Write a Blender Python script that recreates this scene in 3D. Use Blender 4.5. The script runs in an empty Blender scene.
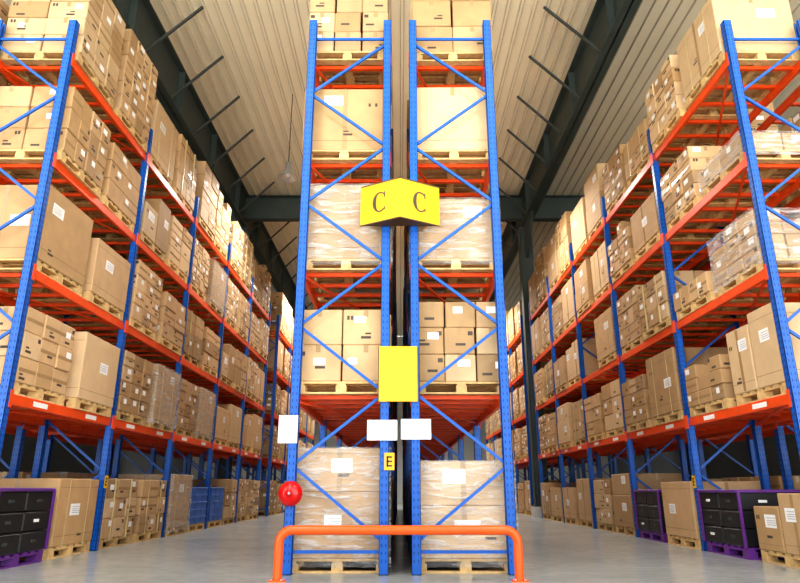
import bpy, math, random
from mathutils import Vector, Matrix
S=bpy.context.scene
S.view_settings.view_transform='Standard'
try: S.view_settings.look='Medium High Contrast'
except Exception: S.view_settings.look='None'
# ------------------------------------------------------------- materials
def nt(name):
    m=bpy.data.materials.new(name); m.use_nodes=True
    t=m.node_tree; b=t.nodes['Principled BSDF']; return m,t,b
def simple(name,col,rough=.5,metal=0.0,noise=.0,scale=8,bump=0.0,objrand=0.0,spec=.5):
    m,t,b=nt(name)
    b.inputs['Roughness'].default_value=rough; b.inputs['Metallic'].default_value=metal
    b.inputs['Specular IOR Level'].default_value=spec
    tc=t.nodes.new('ShaderNodeTexCoord'); n=t.nodes.new('ShaderNodeTexNoise')
    n.inputs['Scale'].default_value=scale; n.inputs['Detail'].default_value=5
    t.links.new(tc.outputs['Object'],n.inputs['Vector'])
    mr=t.nodes.new('ShaderNodeMapRange'); mr.inputs[1].default_value=.3; mr.inputs[2].default_value=.7
    mr.inputs[3].default_value=1-noise; mr.inputs[4].default_value=1+noise
    t.links.new(n.outputs['Fac'],mr.inputs[0])
    mul=t.nodes.new('ShaderNodeVectorMath'); mul.operation='SCALE'; mul.inputs[0].default_value=col[:3]
    last=mr.outputs[0]
    if objrand>0:
        oi=t.nodes.new('ShaderNodeObjectInfo'); m2=t.nodes.new('ShaderNodeMapRange')
        m2.inputs[3].default_value=1-objrand; m2.inputs[4].default_value=1+objrand
        t.links.new(oi.outputs['Random'],m2.inputs[0])
        mm=t.nodes.new('ShaderNodeMath'); mm.operation='MULTIPLY'
        t.links.new(last,mm.inputs[0]); t.links.new(m2.outputs[0],mm.inputs[1]); last=mm.outputs[0]
    t.links.new(last,mul.inputs['Scale']); t.links.new(mul.outputs[0],b.inputs['Base Color'])
    if bump>0:
        bp=t.nodes.new('ShaderNodeBump'); bp.inputs['Strength'].default_value=bump; bp.inputs['Distance'].default_value=.02
        t.links.new(n.outputs['Fac'],bp.inputs['Height']); t.links.new(bp.outputs[0],b.inputs['Normal'])
    return m
M={}
M['cA']=simple('cardboard_tan',(.54,.355,.19),.7,0,.08,5,.08,.16)
M['cB']=simple('cardboard_warm',(.46,.29,.14),.7,0,.08,5,.08,.16)
M['cC']=simple('cardboard_pale',(.61,.43,.25),.7,0,.06,5,.08,.12)
M['cD']=simple('cardboard_dark',(.38,.245,.125),.7,0,.08,5,.08,.12)
M['tape']=simple('parcel_tape',(.40,.26,.13),.22,0,.05)
M['label']=simple('paper_label',(.88,.88,.88),.6,0,.03)
M['ink']=simple('carton_print',(.07,.05,.04),.7)
M['print']=simple('label_text_grey',(.40,.40,.42),.7)
M['wood']=simple('pallet_wood',(.62,.42,.19),.8,0,.2,14,.1,.18)
M['black']=simple('black_crate_plastic',(.012,.013,.016),.4,0,.1)
M['purple']=simple('purple_plastic',(.13,.03,.24),.45,0,.1)
M['bluep']=simple('blue_crate_plastic',(.02,.14,.55),.4,0,.1)
M['strap']=simple('packing_strap',(.52,.42,.22),.35,0,.05)
M['seam']=simple('carton_seam_dark',(.16,.10,.05),.9)  # dark brown lines across large carton faces
M['blue']=simple('blue_rack_paint',(.005,.105,.48),.35,0,.08,6)
M['hole']=simple('slot_dark',(.003,.035,.19),.7)
M['orange']=simple('orange_beam_paint',(.82,.085,.010),.4,0,.08,6)
M['guard']=simple('guard_orange_paint',(.88,.12,.012),.3,0,.05,6)
M['yellow']=simple('yellow_sign_paint',(.80,.47,.006),.35,0,.04)
M['yellow2']=simple('yellow_board',(.82,.53,.02),.3,0,.04)
M['brown']=simple('sign_frame_brown',(.10,.05,.02),.5)
M['white']=simple('white_plate',(.78,.84,.90),.4,0,.03)
M['red']=simple('red_bell_enamel',(.60,.006,.006),.18)
M['steel']=simple('dark_green_steel',(.048,.066,.064),.5,0,.15,2)
M['strut']=simple('strut_steel',(.05,.06,.06),.5,0,.1,2)
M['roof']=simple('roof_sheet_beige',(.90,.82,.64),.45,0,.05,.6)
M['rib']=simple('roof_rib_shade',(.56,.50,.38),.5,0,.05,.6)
M['wall']=simple('wall_panel',(.16,.17,.18),.7,0,.05,1)
M['wallb']=simple('back_wall_panel',(.55,.57,.56),.7,0,.05,1)
M['conc']=simple('pedestal_concrete',(.6,.6,.58),.8,0,.1)
M['galv']=simple('galvanised',(.42,.45,.48),.35,.7,.05)
# stretch wrap
m,t,b=nt('stretch_wrap_film')
b.inputs['Base Color'].default_value=(.80,.81,.82,1); b.inputs['Roughness'].default_value=.10
tr=t.nodes.new('ShaderNodeBsdfTransparent'); mx=t.nodes.new('ShaderNodeMixShader')
tc=t.nodes.new('ShaderNodeTexCoord'); mp=t.nodes.new('ShaderNodeMapping'); mp.inputs['Scale'].default_value=(2.0,2.0,11)
mp.inputs['Rotation'].default_value=(.30,.42,0)
n=t.nodes.new('ShaderNodeTexNoise'); n.inputs['Scale'].default_value=1.9; n.inputs['Detail'].default_value=6; n.inputs['Distortion'].default_value=.9
t.links.new(tc.outputs['Object'],mp.inputs[0]); t.links.new(mp.outputs[0],n.inputs['Vector'])
mr=t.nodes.new('ShaderNodeMapRange'); mr.inputs[1].default_value=.46; mr.inputs[2].default_value=.70; mr.inputs[3].default_value=.12; mr.inputs[4].default_value=.55
t.links.new(n.outputs['Fac'],mr.inputs[0]); t.links.new(mr.outputs[0],mx.inputs[0])
bp=t.nodes.new('ShaderNodeBump'); bp.inputs['Strength'].default_value=.9; bp.inputs['Distance'].default_value=.04
t.links.new(n.outputs['Fac'],bp.inputs['Height']); t.links.new(bp.outputs[0],b.inputs['Normal'])
t.links.new(tr.outputs[0],mx.inputs[1]); t.links.new(b.outputs[0],mx.inputs[2])
t.links.new(mx.outputs[0],t.nodes['Material Output'].inputs['Surface']); M['wrap']=m
# floor
m,t,b=nt('polished_concrete')
tc=t.nodes.new('ShaderNodeTexCoord')
n=t.nodes.new('ShaderNodeTexNoise'); n.inputs['Scale'].default_value=.7; n.inputs['Detail'].default_value=8; n.inputs['Roughness'].default_value=.65
n2=t.nodes.new('ShaderNodeTexNoise'); n2.inputs['Scale'].default_value=6; n2.inputs['Detail'].default_value=6
t.links.new(tc.outputs['Object'],n.inputs['Vector']); t.links.new(tc.outputs['Object'],n2.inputs['Vector'])
cr=t.nodes.new('ShaderNodeValToRGB'); cr.color_ramp.elements[0].position=.3; cr.color_ramp.elements[1].position=.7
cr.color_ramp.elements[0].color=(.31,.34,.34,1); cr.color_ramp.elements[1].color=(.43,.455,.455,1)
t.links.new(n.outputs['Fac'],cr.inputs[0]); t.links.new(cr.outputs[0],b.inputs['Base Color'])
mr=t.nodes.new('ShaderNodeMapRange'); mr.inputs[3].default_value=.12; mr.inputs[4].default_value=.32
t.links.new(n2.outputs['Fac'],mr.inputs[0]); t.links.new(mr.outputs[0],b.inputs['Roughness']); M['floor']=m

# ------------------------------------------------------------- mesh builder
class MB:
    def __init__(s): s.v=[]; s.f=[]; s.m=[]; s.mats=[]
    def mi(s,k):
        if k not in s.mats: s.mats.append(k)
        return s.mats.index(k)
    def add(s,vs,fs,k):
        o=len(s.v); s.v+= [tuple(v) for v in vs]; i=s.mi(k)
        for f in fs: s.f.append(tuple(o+a for a in f)); s.m.append(i)
    def box(s,x0,x1,y0,y1,z0,z1,k):
        s.add([(x0,y0,z0),(x1,y0,z0),(x1,y1,z0),(x0,y1,z0),(x0,y0,z1),(x1,y0,z1),(x1,y1,z1),(x0,y1,z1)],
              [(0,3,2,1),(4,5,6,7),(0,1,5,4),(1,2,6,5),(2,3,7,6),(3,0,4,7)],k)
    def cbox(s,c,h,k,ch=.006,rz=0):
        V=[];idx={}
        for sx in(-1,1):
            for sy in(-1,1):
                for sz in(-1,1):
                    sg=(sx,sy,sz)
                    for a in range(3):
                        p=[sg[i]*(h[i]-(0 if i==a else ch)) for i in range(3)]
                        if rz:
                            p[0],p[1]=p[0]*math.cos(rz)-p[1]*math.sin(rz),p[0]*math.sin(rz)+p[1]*math.cos(rz)
                        idx[(sg,a)]=len(V); V.append((c[0]+p[0],c[1]+p[1],c[2]+p[2]))
        F=[]
        for a in range(3):
            b_,c_=(a+1)%3,(a+2)%3
            for sa in(-1,1):
                q=[]
                for (sb,sc) in ((-1,-1),(1,-1),(1,1),(-1,1)):
                    sg=[0,0,0]; sg[a]=sa; sg[b_]=sb; sg[c_]=sc; q.append(idx[(tuple(sg),a)])
                F.append(tuple(q if sa>0 else q[::-1]))
            for sa in(-1,1):
                for sb in(-1,1):
                    g0=[0,0,0]; g0[a]=sa; g0[b_]=sb; g0[c_]=-1; g1=list(g0); g1[c_]=1
                    g0=tuple(g0); g1=tuple(g1)
                    q=[idx[(g0,a)],idx[(g0,b_)],idx[(g1,b_)],idx[(g1,a)]]
                    F.append(tuple(q if sa*sb>0 else q[::-1]))
        for sx in(-1,1):
            for sy in(-1,1):
                for sz in(-1,1):
                    q=[idx[((sx,sy,sz),a)] for a in range(3)]
                    F.append(tuple(q if sx*sy*sz>0 else q[::-1]))
        s.add(V,F,k)
    def bar(s,p,q,w,d,k,up=(0,1,0)):
        p=Vector(p);q=Vector(q);z=(q-p).normalized();u=Vector(up)
        x=z.cross(u).normalized()*w/2; y=z.cross(x).normalized()*d/2
        V=[p-x-y,p+x-y,p+x+y,p-x+y,q-x-y,q+x-y,q+x+y,q-x+y]
        s.add(V,[(0,3,2,1),(4,5,6,7),(0,1,5,4),(1,2,6,5),(2,3,7,6),(3,0,4,7)],k)
    def lathe(s,prof,c,k,seg=32,axis='Z'):
        V=[];F=[];n=len(prof)
        for i in range(seg):
            a=2*math.pi*i/seg
            for r,h in prof:
                x,y,z=r*math.cos(a),r*math.sin(a),h
                if axis=='Y': x,y,z=x,-z,y
                V.append((c[0]+x,c[1]+y,c[2]+z))
        for i in range(seg):
            j=(i+1)%seg
            for a in range(n-1): F.append((i*n+a,j*n+a,j*n+a+1,i*n+a+1))
        s.add(V,F,k)
    def mesh(s,name):
        me=bpy.data.meshes.new(name); me.from_pydata(s.v,[],s.f)
        for k in s.mats: me.materials.append(M[k])
        me.polygons.foreach_set('material_index',s.m); me.update(); return me
    def obj(s,name,loc=(0,0,0),rz=0,parent=None,smooth=False):
        me=s.mesh(name)
        if smooth: me.polygons.foreach_set('use_smooth',[True]*len(me.polygons))
        return put(me,name,loc,rz,parent)
def put(me,name,loc=(0,0,0),rz=0,parent=None):
    o=bpy.data.objects.new(name,me); S.collection.objects.link(o); o.location=loc; o.rotation_euler[2]=rz
    if parent: o.parent=parent
    return o

# ------------------------------------------------------------- pallet loads
def fquad(mb,B,side,u0,u1,v0,v1,k,off=.0015):
    x0,x1,y0,y1,z0,z1=B
    if side in(0,1):
        y=y0-off if side==0 else y1+off; w=x1-x0
        V=[(x0+u0*w,y,z0+v0*(z1-z0)),(x0+u1*w,y,z0+v0*(z1-z0)),(x0+u1*w,y,z0+v1*(z1-z0)),(x0+u0*w,y,z0+v1*(z1-z0))]
    else:
        x=x0-off if side==2 else x1+off; w=y1-y0
        V=[(x,y0+u0*w,z0+v0*(z1-z0)),(x,y0+u1*w,z0+v0*(z1-z0)),(x,y0+u1*w,z0+v1*(z1-z0)),(x,y0+u0*w,z0+v1*(z1-z0))]
    mb.add(V,[(0,1,2,3)],k)
def carton(mb,x0,x1,y0,y1,z0,z1,rng,k,sides=(0,1,2,3),big=False):
    g=.005
    c=((x0+x1)/2,(y0+y1)/2,(z0+z1)/2); h=((x1-x0)/2-g,(y1-y0)/2-g,(z1-z0)/2-.002)
    mb.cbox(c,h,k,.010)
    B=(x0+g,x1-g,y0+g,y1-g,z0,z1)
    W=x1-x0;D=y1-y0;H=z1-z0
    mb.box(c[0]-.028,c[0]+.028,y0+g,y1-g,z1-.002,z1-.0008,'tape')
    for sd in sides:
        ww=W if sd<2 else D
        if sd<2:
            fr=min(.9,.09/H) if not big else .14/H
            fquad(mb,B,sd,.5-.028/W,.5+.028/W,1-fr,.985,'tape')
        elif not big and rng.random()<.5:
            hh=.022/H; fquad(mb,B,sd,.02,.98,.5-hh,.5+hh,'tape')
        if big:
            fquad(mb,B,sd,0.01,.99,.145,.15,'seam'); 
            if rng.random()<.5: fquad(mb,B,sd,0.01,.99,.865,.869,'seam')
            if rng.random()<.3: fquad(mb,B,sd,.5-.03/ww,.5+.03/ww,.02,.98,'tape',.001)
        r=rng.random()
        if r<(.85 if big else .45):
            lw,lh=(.23,.15) if big else (.12,.08)
            lw*=rng.uniform(.8,1.25)
            u=rng.uniform(.1,max(.12,.9-lw/ww)); v=rng.uniform(.4,max(.45,.9-lh/H))
            fquad(mb,B,sd,u,min(.97,u+lw/ww),v,min(.97,v+lh/H),'label',.003)
            if big:
                for q in(.2,.36,.52,.72): fquad(mb,B,sd,u+.015,u+lw/ww*.8,v+lh/H*q,v+lh/H*(q+.05),'print',.004)
        if rng.random()<.5:
            u=rng.uniform(.08,.6); v=rng.uniform(.12,.35)
            hh=.03/H
            fquad(mb,B,sd,u,u+.12/ww,v,v+hh,'ink',.0012)
            if rng.random()<.5: fquad(mb,B,sd,u,u+.07/ww,v+1.7*hh,v+2.4*hh,'ink',.0012)
            if rng.random()<.5:
                for q in range(2):
                    uu=.78+.08*q
                    fquad(mb,B,sd,uu,uu+.03/ww,.7,.7+.05/H,'ink',.0012)
def pallet(mb,dx,dy,k='wood'):
    H=.14; x=dx/2;y=dy/2
    for i in range(7):
        a=-y+i*(dy-.1)/6
        mb.box(-x,x,a,a+.1,H-.024,H,k)
    for e in(-1,1): mb.box(-x,x,min(e*y,e*(y-.1)),max(e*y,e*(y-.1)),0,.02,k)
    for i in(-1,0,1):
        mb.box(i*(x-.05)-.05,i*(x-.05)+.05,-y,y,H-.046,H-.024,k)
        for j in(-1,0,1):
            mb.box(i*(x-.06)-.06,i*(x-.06)+.06,j*(y-.07)-.07,j*(y-.07)+.07,.02,H-.046,k)
        mb.box(i*(x-.05)-.05,i*(x-.05)+.05,-y+.1,y-.1,0,.02,k)
def stretch(mb,X,Y,z0,z1,rng):
    V=[];F=[];n=12
    cs=[(a*X,b_*Y) for a,b_ in ((-1,-1),(1,-1),(1,1),(-1,1))]
    pts=[]
    for i in range(4):
        p=cs[i];q=cs[(i+1)%4]
        for j in range(n): pts.append((p[0]+(q[0]-p[0])*j/n,p[1]+(q[1]-p[1])*j/n))
    R=len(pts);L=9
    for l in range(L+1):
        z=z0+(z1-z0)*l/L
        for (px,py) in pts:
            s_=1+rng.uniform(0,.010)
            V.append((px*s_,py*s_,z+rng.uniform(-.004,.004)))
    for l in range(L):
        for i in range(R):
            j=(i+1)%R; F.append((l*R+i,l*R+j,(l+1)*R+j,(l+1)*R+i))
    F.append(tuple(L*R+i for i in range(R)))
    mb.add(V,F,'wrap')
def make_load(kind,seed,H,nx=2,ny=2,nz=3,wrap=False,X=.55,Y=.57):
    rng=random.Random(seed); mb=MB()
    if kind=='crate':
        pallet(mb,1.06,1.12,'purple'); z=.14
        nzz=max(2,round(H/.22))
        for k in range(nzz):
            h=H/nzz
            for i in range(2):
                for j in range(2):
                    x0=-X+i*X;y0=-Y+j*Y
                    mb.cbox((x0+X/2,y0+Y/2,z+h*k+h/2),(X/2-.006,Y/2-.006,h/2-.006),'black',.012)
                    mb.box(x0+.01,x0+X-.01,y0+.01,y0+Y-.01,z+h*k+h-.012,z+h*k+h,'black')
                    for a in(-1,1):
                        mb.box(x0+X*.35,x0+X*.55,(y0-.002) if a<0 else (y0+Y-.006),(y0+.006) if a<0 else (y0+Y+.002),z+h*k+h*.45,z+h*k+h*.6,'label' if rng.random()<.4 else 'strut')
                        mb.box((x0-.002) if a<0 else (x0+X-.006),(x0+.006) if a<0 else (x0+X+.002),y0+Y*.38,y0+Y*.56,z+h*k+h*.45,z+h*k+h*.6,'label' if rng.random()<.3 else 'strut')
        mb.cbox((0,0,z+H+.02),(X+.01,Y+.01,.02),'purple',.008)
        for a in(-1,1):
            for b_ in(-1,1): mb.box(a*X-.015,a*X+.015,b_*Y-.015,b_*Y+.015,z,z+H+.02,'purple')
        return mb.mesh('black_crate_stack')
    if kind=='blue':
        pallet(mb,1.06,1.12); z=.14; nzz=5;h=H/nzz
        for k in range(nzz):
            for i in range(2):
                for j in range(3):
                    x0=-X+i*X;y0=-Y+j*2*Y/3;w=X;d=2*Y/3
                    mb.cbox((x0+w/2,y0+d/2,z+h*k+h*.45),(w/2-.015,d/2-.015,h*.45),'bluep',.01)
                    mb.cbox((x0+w/2,y0+d/2,z+h*k+h*.9),(w/2-.004,d/2-.004,h*.1),'bluep',.006)
        return mb.mesh('blue_crate_stack')
    pallet(mb,1.06,1.14); z=.14
    base=rng.choice(['cA','cA','cB','cC'])
    if kind=='single':
        carton(mb,-X,X,-Y,Y,z,z+H,rng,base,big=True)
        if rng.random()<.5:
            for q in(-.5,.5):
                mb.box(-X-.001,X+.001,q*Y-.006,q*Y+.006,z-.02,z+H+.001,'strap')
    elif kind=='double':
        h1=H*rng.uniform(.45,.6)
        carton(mb,-X,X,-Y,Y,z,z+h1,rng,base,big=True)
        carton(mb,-X+.01,X-.01,-Y+.015,Y-.01,z+h1,z+H,rng,rng.choice(['cA','cC']),big=True)
    elif kind=='split':
        carton(mb,-X,X,-Y,-.01,z,z+H,rng,base,big=True)
        hb=H*rng.uniform(.6,.95)
        carton(mb,-X,X,.01,Y,z,z+hb,rng,rng.choice(['cA','cB','cC']),big=True)
    else:
        for k in range(nz):
            h=H/nz
            for i in range(nx):
                for j in range(ny):
                    if kind=='ragged' and k==nz-1 and rng.random()<.45: continue
                    w=2*X/nx;d=2*Y/ny
                    jx=rng.uniform(-.012,.012);jy=rng.uniform(-.006,.006)
                    x0=-X+i*w+jx;y0=-Y+j*d+jy
                    outer=[]
                    if j==0: outer.append(0)
                    if j==ny-1: outer.append(1)
                    if i==0: outer.append(2)
                    if i==nx-1: outer.append(3)
                    carton(mb,x0+.002,x0+w-.002,y0+.002,y0+d-.002,z+h*k,z+h*k+h,rng,base if rng.random()<.65 else rng.choice(['cA','cB','cC','cD']),sides=outer)
        if rng.random()<.3 and kind!='ragged':
            for q in(-.5,.5):
                mb.box(-X-.012,X+.012,q*Y-.006,q*Y+.006,z-.02,z+H+.004,'strap')
    if wrap: stretch(mb,X+.016,Y+.014,.06,z+H+.008,rng)
    return mb.mesh('pallet_load')
LM={}
def L(kind,H,nx=2,ny=2,nz=3,wrap=False,seed=0):
    key=(kind,round(H,2),nx,ny,nz,wrap,seed)
    if key not in LM: LM[key]=make_load(kind,(seed*131+int(H*100)*7+nx*3+ny*5+nz),H,nx,ny,nz,wrap)
    nm={'single':'large_carton_on_pallet','double':'large_carton_on_pallet','split':'large_carton_on_pallet','crate':'pallet_of_black_crates','blue':'pallet_of_blue_crates'}.get(kind,'pallet_of_cartons')
    if wrap: nm='wrapped_'+nm
    return (LM[key],nm)
MID=[('single',.95),('single',1.02),('grid',.92,2,2,2),('grid',.9,2,3,3),('grid',.96,2,3,4),('grid',1.0,3,3,4),('grid',.98,2,4,3),('grid',1.0,3,4,5),
     ('ragged',.95,2,2,3),('ragged',1.0,2,3,5),('single',.98,2,2,3,True),('grid',.9,2,2,3),('double',1.0),('split',.9),('single',.75),('ragged',.9,3,4,4),('grid',.85,2,2,3)]
TOP=[('grid',1.35,2,2,4),('grid',1.3,2,3,5),('double',1.3),('single',1.1),('grid',1.2,2,2,3),('ragged',1.3,2,3,5),('grid',1.4,2,3,6),('ragged',1.2,2,4,6),('grid',1.0,2,2,3)]
def pick(rng,lv):
    t=list(rng.choice(TOP if lv==4 else MID))
    while len(t)<5: t.append([None,None,2,2,3][len(t)])
    if len(t)<6: t.append(False)
    return L(t[0],t[1],t[2],t[3],t[4],t[5],seed=rng.randrange(3))

# ------------------------------------------------------------- racks
LV=[1.88,3.38,4.88,6.38]; TOPZ=6.9; BAY=2.7
def zig(mb,xl,xr,y,first):
    z=6.55; side=first; step=.78
    pts=[]
    while z>.25:
        pts.append(((xl if side==0 else xr),z)); side=1-side; z-=step
    for a,b_ in zip(pts[:-1],pts[1:]):
        mb.bar((a[0],y,a[1]),(b_[0],y,b_[1]),.032,.028,'blue')
    mb.bar((xl,y,6.62),(xr,y,6.62),.032,.028,'blue'); mb.bar((xl,y,.22),(xr,y,.22),.032,.028,'blue')
def rack(name,xa,xb,y0,n,label_side=None,first=0):
    mb=MB(); xl,xr=min(xa,xb),max(xa,xb)
    for i in range(n+1):
        y=y0+i*BAY
        for x,o in ((xl,-1),(xr,1)):
            xo=x+o*.05
            mb.box(min(xo,xo-o*.006),max(xo,xo-o*.006),y-.045,y+.045,0,TOPZ,'blue')
            for sy in(-1,1):
                ya=y+sy*.045
                mb.box(x-.05,x+.05,min(ya,ya-sy*.006),max(ya,ya-sy*.006),0,TOPZ,'blue')
                xi=x-o*.05
                mb.box(min(xi,xi+o*.005),max(xi,xi+o*.005),min(ya,ya-sy*.025),max(ya,ya-sy*.025),0,TOPZ,'blue')
            mb.box(x-.05,x+.05,y-.045,y+.09,0,.008,'blue')
            zz=.12
            while zz<TOPZ-.05:
                if i<5:
                    for sx in((-.022,.022) if i<2 else ()):
                        mb.add([(x+sx-.006,y-.0458,zz),(x+sx+.006,y-.0458,zz),(x+sx+.006,y-.0458,zz+.03),(x+sx-.006,y-.0458,zz+.03)],[(0,1,2,3)],'hole')
                    for sy in(-.02,.02):
                        X=xo+o*.001
                        mb.add([(X,y+sy-.007,zz),(X,y+sy+.007,zz),(X,y+sy+.007,zz+.03),(X,y+sy-.007,zz+.03)],[(0,1,2,3)],'hole')
                zz+=.075
        zig(mb,xl,xr,y,(first+0)%2)
    for i in range(n):
        ya=y0+i*BAY+.045; yb=ya+BAY-.09
        for z in LV:
            for x in(xl,xr):
                mb.cbox((x,(ya+yb)/2,z-.06),(.025,(yb-ya)/2,.06),'orange',.005)
                for ye,s_ in((ya,1),(yb,-1)):
                    o=1 if x==xr else -1
                    mb.box(x+o*.052-.004,x+o*.052+.004,min(ye-s_*.04,ye+s_*.012),max(ye-s_*.04,ye+s_*.012),z-.16,z+.04,'orange')
            for c in(.69,2.01):
                for dx in(-.42,0,.42):
                    yy=y0+i*BAY+c+dx
                    mb.box(xl+.025,xr-.025,yy-.025,yy+.025,z-.045,z,'orange')
            if i%2==0: mb.bar((xl+.02,ya+.1,z-.09),(xr-.02,yb-.1,z-.09),.03,.02,'orange',(0,0,1))
        if label_side:
            for c in(.69,2.01):
                xx=xa+label_side*.0262; yy=y0+i*BAY+c
                mb.box(min(xx,xx+label_side*.002),max(xx,xx+label_side*.002),yy-.16,yy+.16,1.79,1.85,'label')
    return mb.obj(name)
def fill(xc,y0,n,seed,over=None,occ=1.0,occ0=1.0):
    rng=random.Random(seed); over=over or {}
    for i in range(n):
        for sl,c in enumerate((.69,2.01)):
            for lv in range(5):
                z=0 if lv==0 else LV[lv-1]
                ld=pick(rng,lv); r=rng.random(); jx=rng.uniform(-.035,.035); jy=rng.uniform(-.012,.012); ro=rng.uniform(-.015,.015); fl=rng.random()<.5
                if (i,sl,lv) in over:
                    ld=over[(i,sl,lv)]
                    if ld is None: continue
                elif r>(occ0 if lv==0 else occ): continue
                put(ld[0],ld[1],(xc+jx,y0+i*BAY+c+jy,z+.0005),ro+(math.pi if fl else 0))
Y0=7.1; GAPY=Y0+5*BAY+1.6
rack('pallet_rack',-.17,-1.17,Y0,8,first=1)
rack('pallet_rack',.17,1.17,Y0,8,first=0)
for s in(-1,1):
    rack('pallet_rack',s*4.42,s*5.42,Y0,5,label_side=-s,first=0 if s<0 else 1)
    rack('pallet_rack',s*5.76,s*6.76,Y0,5,first=0)
    rack('pallet_rack',s*4.42,s*5.42,GAPY,4,label_side=-s,first=0)
    rack('pallet_rack',s*5.76,s*6.76,GAPY,4,first=0)
cl={(0,0,0):L('double',1.14,2,2,2,True,seed=1),(0,0,1):L('grid',.86,2,2,2,seed=2),(0,0,2):L('single',1.0,2,2,3,True,seed=3),(0,0,3):L('single',.92,seed=4),(0,0,4):L('grid',1.3,3,2,4,seed=5)}
cr_={(0,0,0):L('double',1.0,2,2,2,True,seed=6),(0,0,1):L('grid',.96,3,2,3,seed=7),(0,0,2):L('single',.80,2,2,3,True,seed=8),(0,0,3):L('single',.95,seed=9),(0,0,4):L('grid',1.3,2,2,3,seed=10)}
fill(-.69,Y0,8,11,cl); fill(.69,Y0,8,12,cr_)
ll={(0,0,0):L('crate',.68,seed=1),(0,1,0):L('single',.84,seed=11),(1,0,0):L('grid',.86,2,3,3,seed=12),(1,1,0):L('grid',.86,2,3,3,seed=13),
    (2,1,0):L('blue',.75),(3,0,0):L('blue',.75),
    (0,0,1):L('grid',.9,2,3,3,seed=1),(0,1,1):L('single',.92,seed=14),(1,0,1):L('grid',.95,2,3,4,seed=40),(0,0,2):L('single',1.0,seed=15),(0,1,2):L('single',.82,seed=16),
    (0,0,3):L('grid',.96,2,4,3,seed=17),(0,1,3):L('grid',.9,2,2,3,seed=18),(0,0,4):L('grid',1.4,2,3,5,seed=19),(0,1,4):L('grid',1.5,3,4,6,seed=20)}
rr={(0,0,0):L('split',.66,seed=21),(0,1,0):L('crate',.66,seed=2),(1,0,0):L('single',.82,seed=22),(1,1,0):L('crate',.66,seed=3),
    (0,0,1):L('split',.95,seed=23),(0,1,1):L('ragged',.6,3,3,3,seed=24),(1,0,1):L('single',1.0,seed=25),(1,1,1):L('grid',.8,2,3,3,seed=25),
    (0,0,2):L('ragged',.66,3,3,4,True,seed=26),(0,1,2):L('grid',.3,2,2,1,seed=27),(1,0,2):L('grid',.8,2,3,3,seed=28),
    (0,0,3):L('grid',.26,2,2,1,True,seed=29),(0,1,3):L('grid',.84,2,3,4,seed=30),
    (0,0,4):L('single',.95,seed=31),(0,1,4):L('grid',1.0,2,3,4,seed=32),(1,0,4):L('grid',.7,2,2,2,seed=33),(1,1,4):L('grid',.95,2,3,4,seed=33)}
fill(-4.92,Y0,5,21,ll); fill(4.92,Y0,5,22,rr,.95)
fill(-4.92,GAPY,4,23); fill(4.92,GAPY,4,24)
fill(-6.26,Y0,5,25,None,.85,.5); fill(6.26,Y0,5,26,None,.75,.5)
fill(-6.26,GAPY,4,27,None,.8,.5); fill(6.26,GAPY,4,28,None,.8,.5)

# ------------------------------------------------------------- building
XW=14; YF=44; YN=-2; ZR=11.3
mb=MB(); mb.box(-XW-.3,XW+.3,YN-1,YF+.3,-.2,0,'floor'); mb.obj('floor')
mb=MB(); mb.box(-XW-.2,-XW,YN,YF,0,ZR-.05,'wall'); mb.obj('wall_left')
mb=MB(); mb.box(XW,XW+.2,YN,YF,0,ZR-.05,'wall'); mb.obj('wall_right')
mb=MB(); mb.box(-XW-.2,XW+.2,YF,YF+.2,0,ZR-.05,'wallb'); mb.obj('wall_back')
mb=MB(); x=-XW
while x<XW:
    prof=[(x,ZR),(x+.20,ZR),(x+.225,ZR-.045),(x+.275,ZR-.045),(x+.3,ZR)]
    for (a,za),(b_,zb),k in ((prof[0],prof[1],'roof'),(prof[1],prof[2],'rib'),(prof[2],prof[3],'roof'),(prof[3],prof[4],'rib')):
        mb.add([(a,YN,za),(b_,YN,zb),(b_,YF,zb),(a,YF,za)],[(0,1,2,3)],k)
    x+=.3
mb.box(-XW-.2,XW+.2,YN,YF,ZR+.02,ZR+.2,'roof')
mb.obj('ceiling')
def ibeam(mb,x,y0,y1,z0,z1,w,k='steel'):
    mb.box(x-w/2,x+w/2,y0,y1,z0,z0+.03,k); mb.box(x-w/2,x+w/2,y0,y1,z1-.03,z1,k); mb.box(x-.015,x+.015,y0,y1,z0,z1,k)
    y=y0+1
    while y<y1:
        mb.box(x-w/2,x+w/2,y-.008,y+.008,z0,z1,k); y+=3.0
CY=Y0+5*BAY+.8
for x,s in((-5.75,1),(4.55,-1)):
    mb=MB(); ibeam(mb,x,YN,YF,9.95,11.24,.34)
    y=3.2
    while y<YF-2:
        mb.bar((x+s*.15,y,10.05),(x+s*1.3,y,ZR-.06),.05,.05,'strut'); y+=1.7
    mb.obj('roof_girder')
    mb=MB(); h=9.95
    mb.box(x-.22,x+.22,CY-.2,CY-.17,.35,h,'steel'); mb.box(x-.22,x+.22,CY+.17,CY+.2,.35,h,'steel'); mb.box(x-.015,x+.015,CY-.17,CY+.17,.35,h,'steel')
    mb.box(x-.22,x-.205,CY-.2,CY+.2,.35,h,'steel')
    mb.box(x-.3,x+.3,CY-.28,CY+.28,0,.32,'conc'); mb.box(x-.27,x+.27,CY-.25,CY+.25,.32,.36,'steel')
    mb.add([(x-.05,CY-.2,h-1.2),(x+.05,CY-.2,h-1.2),(x+.05,CY-1.6,h),(x-.05,CY-1.6,h),(x-.05,CY-.2,h),(x+.05,CY-.2,h)],[(0,1,2,3),(0,3,4),(1,5,2),(0,4,5,1),(2,5,4,3)],'steel')
    mb.obj('steel_column')
mb=MB()
mb.box(-XW,XW,CY-.15,CY+.15,10.3,10.33,'steel'); mb.box(-XW,XW,CY-.15,CY+.15,11.2,11.23,'steel'); mb.box(-XW,XW,CY-.012,CY+.012,10.3,11.23,'steel')
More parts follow.
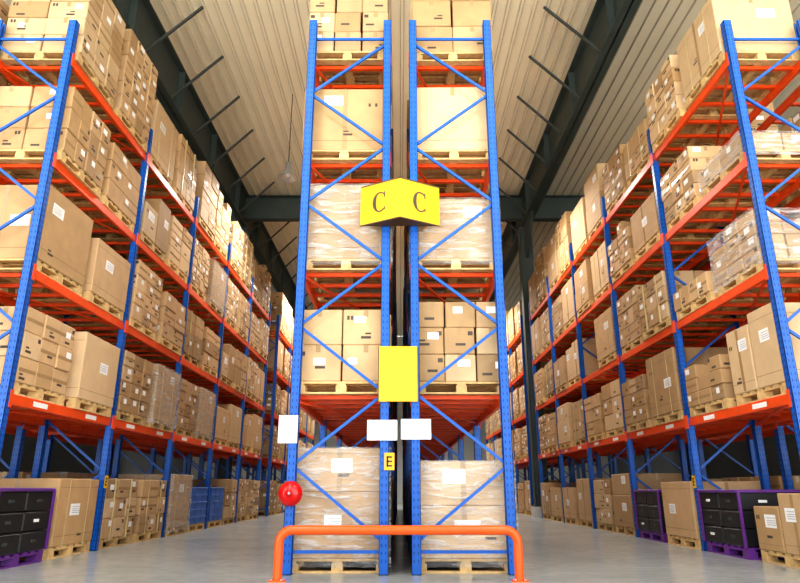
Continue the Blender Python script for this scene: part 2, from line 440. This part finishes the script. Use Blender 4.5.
mb.obj('roof_cross_beam')

# ------------------------------------------------------------- high-bay lamps
def lamp(x,y,z=8.7,e=450):
    mb=MB()
    mb.lathe([(.0,.42),(.07,.42),(.08,.28),(.09,.2),(.16,.1),(.25,0),(.262,-.01),(.262,-.03),(.25,-.03),(.15,.09),(.08,.17),(0,.17)],(0,0,0),'galv')
    mb.lathe([(0,.15),(.05,.14),(.06,.08),(.04,.02),(0,0)],(0,0,0),'white',16)
    mb.lathe([(.012,.4),(.012,ZR-.06-z)],(0,0,0),'strut',8)
    o=mb.obj('high_bay_lamp',(x,y,z),smooth=True)
    l=bpy.data.lights.new('lamp_glow','SPOT'); l.energy=e; l.spot_size=math.radians(150); l.spot_blend=.6; l.shadow_soft_size=.12; l.color=(1,.97,.92)
    lo=bpy.data.objects.new('lamp_glow',l); S.collection.objects.link(lo); lo.parent=o; lo.location=(0,0,-.06)
for y in(-1.5,4,15,24,33):  # right-aisle and out-of-view lamps are added to light the interior
    e=450 if y<10 else (900 if y<20 else 1500)
    lamp(-2.96,y,e=e); lamp(2.25 if y>6 else 2.9,y,e=e)

# ------------------------------------------------------------- signs and fittings on the centre rack end
YP=Y0-.046
def Cshape(h,k='ink'):
    mb=MB(); n=30; o=[];i_=[]
    for q in range(n+1):
        a=math.radians(50+260*q/n)
        th=.07+.11*max(0,-math.cos(a))
        o.append((.38*math.cos(a),.5*math.sin(a))); i_.append(((.38-th)*math.cos(a),(.5-.06)*math.sin(a)))
    V=[];F=[]
    for y in(0,-.003/h):
        for p in o: V.append((p[0]*h,y*h,p[1]*h))
        for p in i_: V.append((p[0]*h,y*h,p[1]*h))
    N=n+1
    for q in range(n):
        F.append((2*N+q,2*N+q+1,3*N+q+1,3*N+q))
        F.append((q,q+1,2*N+q+1,2*N+q)); F.append((N+q,N+q+1,3*N+q+1,3*N+q))
    mb.add(V,F,k)
    mb.box(.23*h,.28*h,-.003,0,.2*h,.48*h,k); mb.box(.23*h,.28*h,-.003,0,-.42*h,-.28*h,k)
    return mb
mb=MB(); z0,z1=3.87,4.38; yb=YP-.02; yf=yb-.27; hw=.48
A=(-hw,yb);B_=(0,yf);C_=(hw,yb)
mb.add([(A[0],A[1],z0),(B_[0],B_[1],z0),(C_[0],C_[1],z0),(A[0],A[1],z1),(B_[0],B_[1],z1),(C_[0],C_[1],z1)],[(0,1,4,3),(1,2,5,4),(2,0,3,5),(3,4,5)],'yellow')
mb.add([(A[0],A[1],z0),(B_[0],B_[1],z0),(C_[0],C_[1],z0)],[(0,2,1)],'brown')
for p,q in((A,B_),(B_,C_)):
    for z in(z0,z1): mb.bar((p[0],p[1],z),(q[0],q[1],z),.012,.012,'brown',(0,0,1))
mb.box(-.25,.25,yb,YP,4.1,4.2,'steel')
sg=mb.obj('aisle_letter_sign')
ang=math.atan2(yf-yb,hw)
for s in(-1,1):
    c=Cshape(.26); ob=c.obj('letter_c',parent=sg)
    ob.location=(s*(hw/2+.002),(yf+yb)/2-.003,(z0+z1)/2); ob.rotation_euler[2]=ang if s<0 else -ang
mb=MB(); mb.cbox((-.02,YP-.012,2.08),(.22,.012,.31),'yellow2',.004)
for a in(-1,1): mb.box(-.02+a*.22-.005,-.02+a*.22+.005,YP-.028,YP,1.77,2.39,'brown')
for z in(1.775,2.385): mb.box(-.24,.20,YP-.028,YP,z-.006,z+.006,'yellow')
mb.obj('yellow_notice_board')
for x0,x1,z0,z1 in((-1.33,-1.12,1.32,1.62),(-.36,-.03,1.35,1.57),(.01,.34,1.36,1.58)):
    mb=MB(); mb.cbox(((x0+x1)/2,YP-.006,(z0+z1)/2),((x1-x0)/2,.006,(z1-z0)/2),'white',.003)
    mb.lathe([(0,.014),(.008,.012),(.008,.006)],((x0+x1)/2,YP,z1-.03),'galv',12,'Y')
    mb.obj('white_location_plate')
def elabel(x,y,z,face):
    mb=MB(); mb.box(-.055,.055,-.004,0,-.09,.09,'yellow')
    mb.box(-.03,-.012,-.006,-.004,-.055,.055,'ink')
    for q in(-.055,-.009,.037): mb.box(-.03,.03,-.006,-.004,q,q+.018,'ink')
    o=mb.obj('rack_letter_label',(x,y,z))
    if face!='Y': o.rotation_euler[2]=math.pi/2 if face>0 else -math.pi/2
elabel(-.115,YP,1.13,'Y')
elabel(-4.366,Y0+BAY,.95,1); elabel(4.366,Y0+BAY,.95,-1)
mb=MB(); c=(-1.16,YP-.05,.80)
mb.lathe([(0,.075),(.02,.075),(.022,.06),(.06,.055),(.1,.035),(.12,.0),(.128,-.012),(.128,-.02),(.12,-.02),(0,-.02)],c,'red',40,'Y')
mb.lathe([(0,.02),(.05,.02),(.05,-.05),(0,-.05)],(c[0],c[1]+.0,c[2]),'red',24,'Y')
mb.lathe([(0,.088),(.014,.086),(.016,.074)],c,'galv',16,'Y')
mb.obj('alarm_bell',smooth=True)
cu=bpy.data.curves.new('end_guard_rail','CURVE'); cu.dimensions='3D'; cu.bevel_depth=.045; cu.bevel_resolution=6; cu.use_fill_caps=True
pts=[(-1.18,6.62,0)]; r=.12; H=.46
for q in range(9):
    a=math.pi-math.pi/2*q/8; pts.append((-1.18+r+r*math.cos(a),6.62,H-r+r*math.sin(a)))
for q in range(9):
    a=math.pi/2-math.pi/2*q/8; pts.append((1.15-r+r*math.cos(a),6.62,H-r+r*math.sin(a)))
pts.append((1.15,6.62,0))
sp=cu.splines.new('POLY'); sp.points.add(len(pts)-1)
for p,q in zip(sp.points,pts): p.co=(*q,1)
cu.materials.append(M['guard'])
g=bpy.data.objects.new('end_guard_rail',cu); S.collection.objects.link(g)
for xx in(-1.18,1.15):
    mb=MB(); mb.lathe([(0,.012),(.085,.012),(.085,0),(0,0)],(xx,6.62,0),'guard',24)
    for a in range(4): mb.lathe([(0,.024),(.01,.024),(.01,.01)],(xx+.065*math.cos(a*1.57+.78),6.62+.065*math.sin(a*1.57+.78),0),'galv',8)
    mb.obj('foot_flange',parent=g)

# ------------------------------------------------------------- light
w=bpy.data.worlds.new('World'); S.world=w; w.use_nodes=True
t=w.node_tree; bg=t.nodes['Background']; bg.inputs[1].default_value=1.0
tc=t.nodes.new('ShaderNodeTexCoord'); sx=t.nodes.new('ShaderNodeSeparateXYZ'); t.links.new(tc.outputs['Generated'],sx.inputs[0])
mr=t.nodes.new('ShaderNodeMapRange'); mr.inputs[1].default_value=-.08; mr.inputs[2].default_value=.08
t.links.new(sx.outputs[2],mr.inputs[0])
mxc=t.nodes.new('ShaderNodeMix'); mxc.data_type='RGBA'
mxc.inputs[6].default_value=(5.6,5.4,4.8,1)   # added warm glow below the horizon, brightens the ceiling
mxc.inputs[7].default_value=(1.05,1.13,1.22,1)  # bright overcast sky
t.links.new(mr.outputs[0],mxc.inputs[0]); t.links.new(mxc.outputs[2],bg.inputs[0])
for az,e in((40,1.1),(-40,1.1)):  # added pair of broad fill suns from the open front, for both aisle sides
    sl=bpy.data.lights.new('front_fill_sun','SUN'); sl.energy=e; sl.angle=math.radians(45); sl.color=(1,.98,.94)
    so=bpy.data.objects.new('front_fill_sun',sl); S.collection.objects.link(so)
    so.rotation_euler=(math.radians(90-15),0,math.radians(az)); so.location=(0,-6,6)
# ------------------------------------------------------------- camera
cam=bpy.data.cameras.new('camera'); cam.sensor_width=36; cam.lens=632/800*36; cam.clip_end=300
co=bpy.data.objects.new('camera',cam); S.collection.objects.link(co); co.location=(0,0,.84); co.rotation_euler=(math.radians(107.4),0,0)
S.camera=co
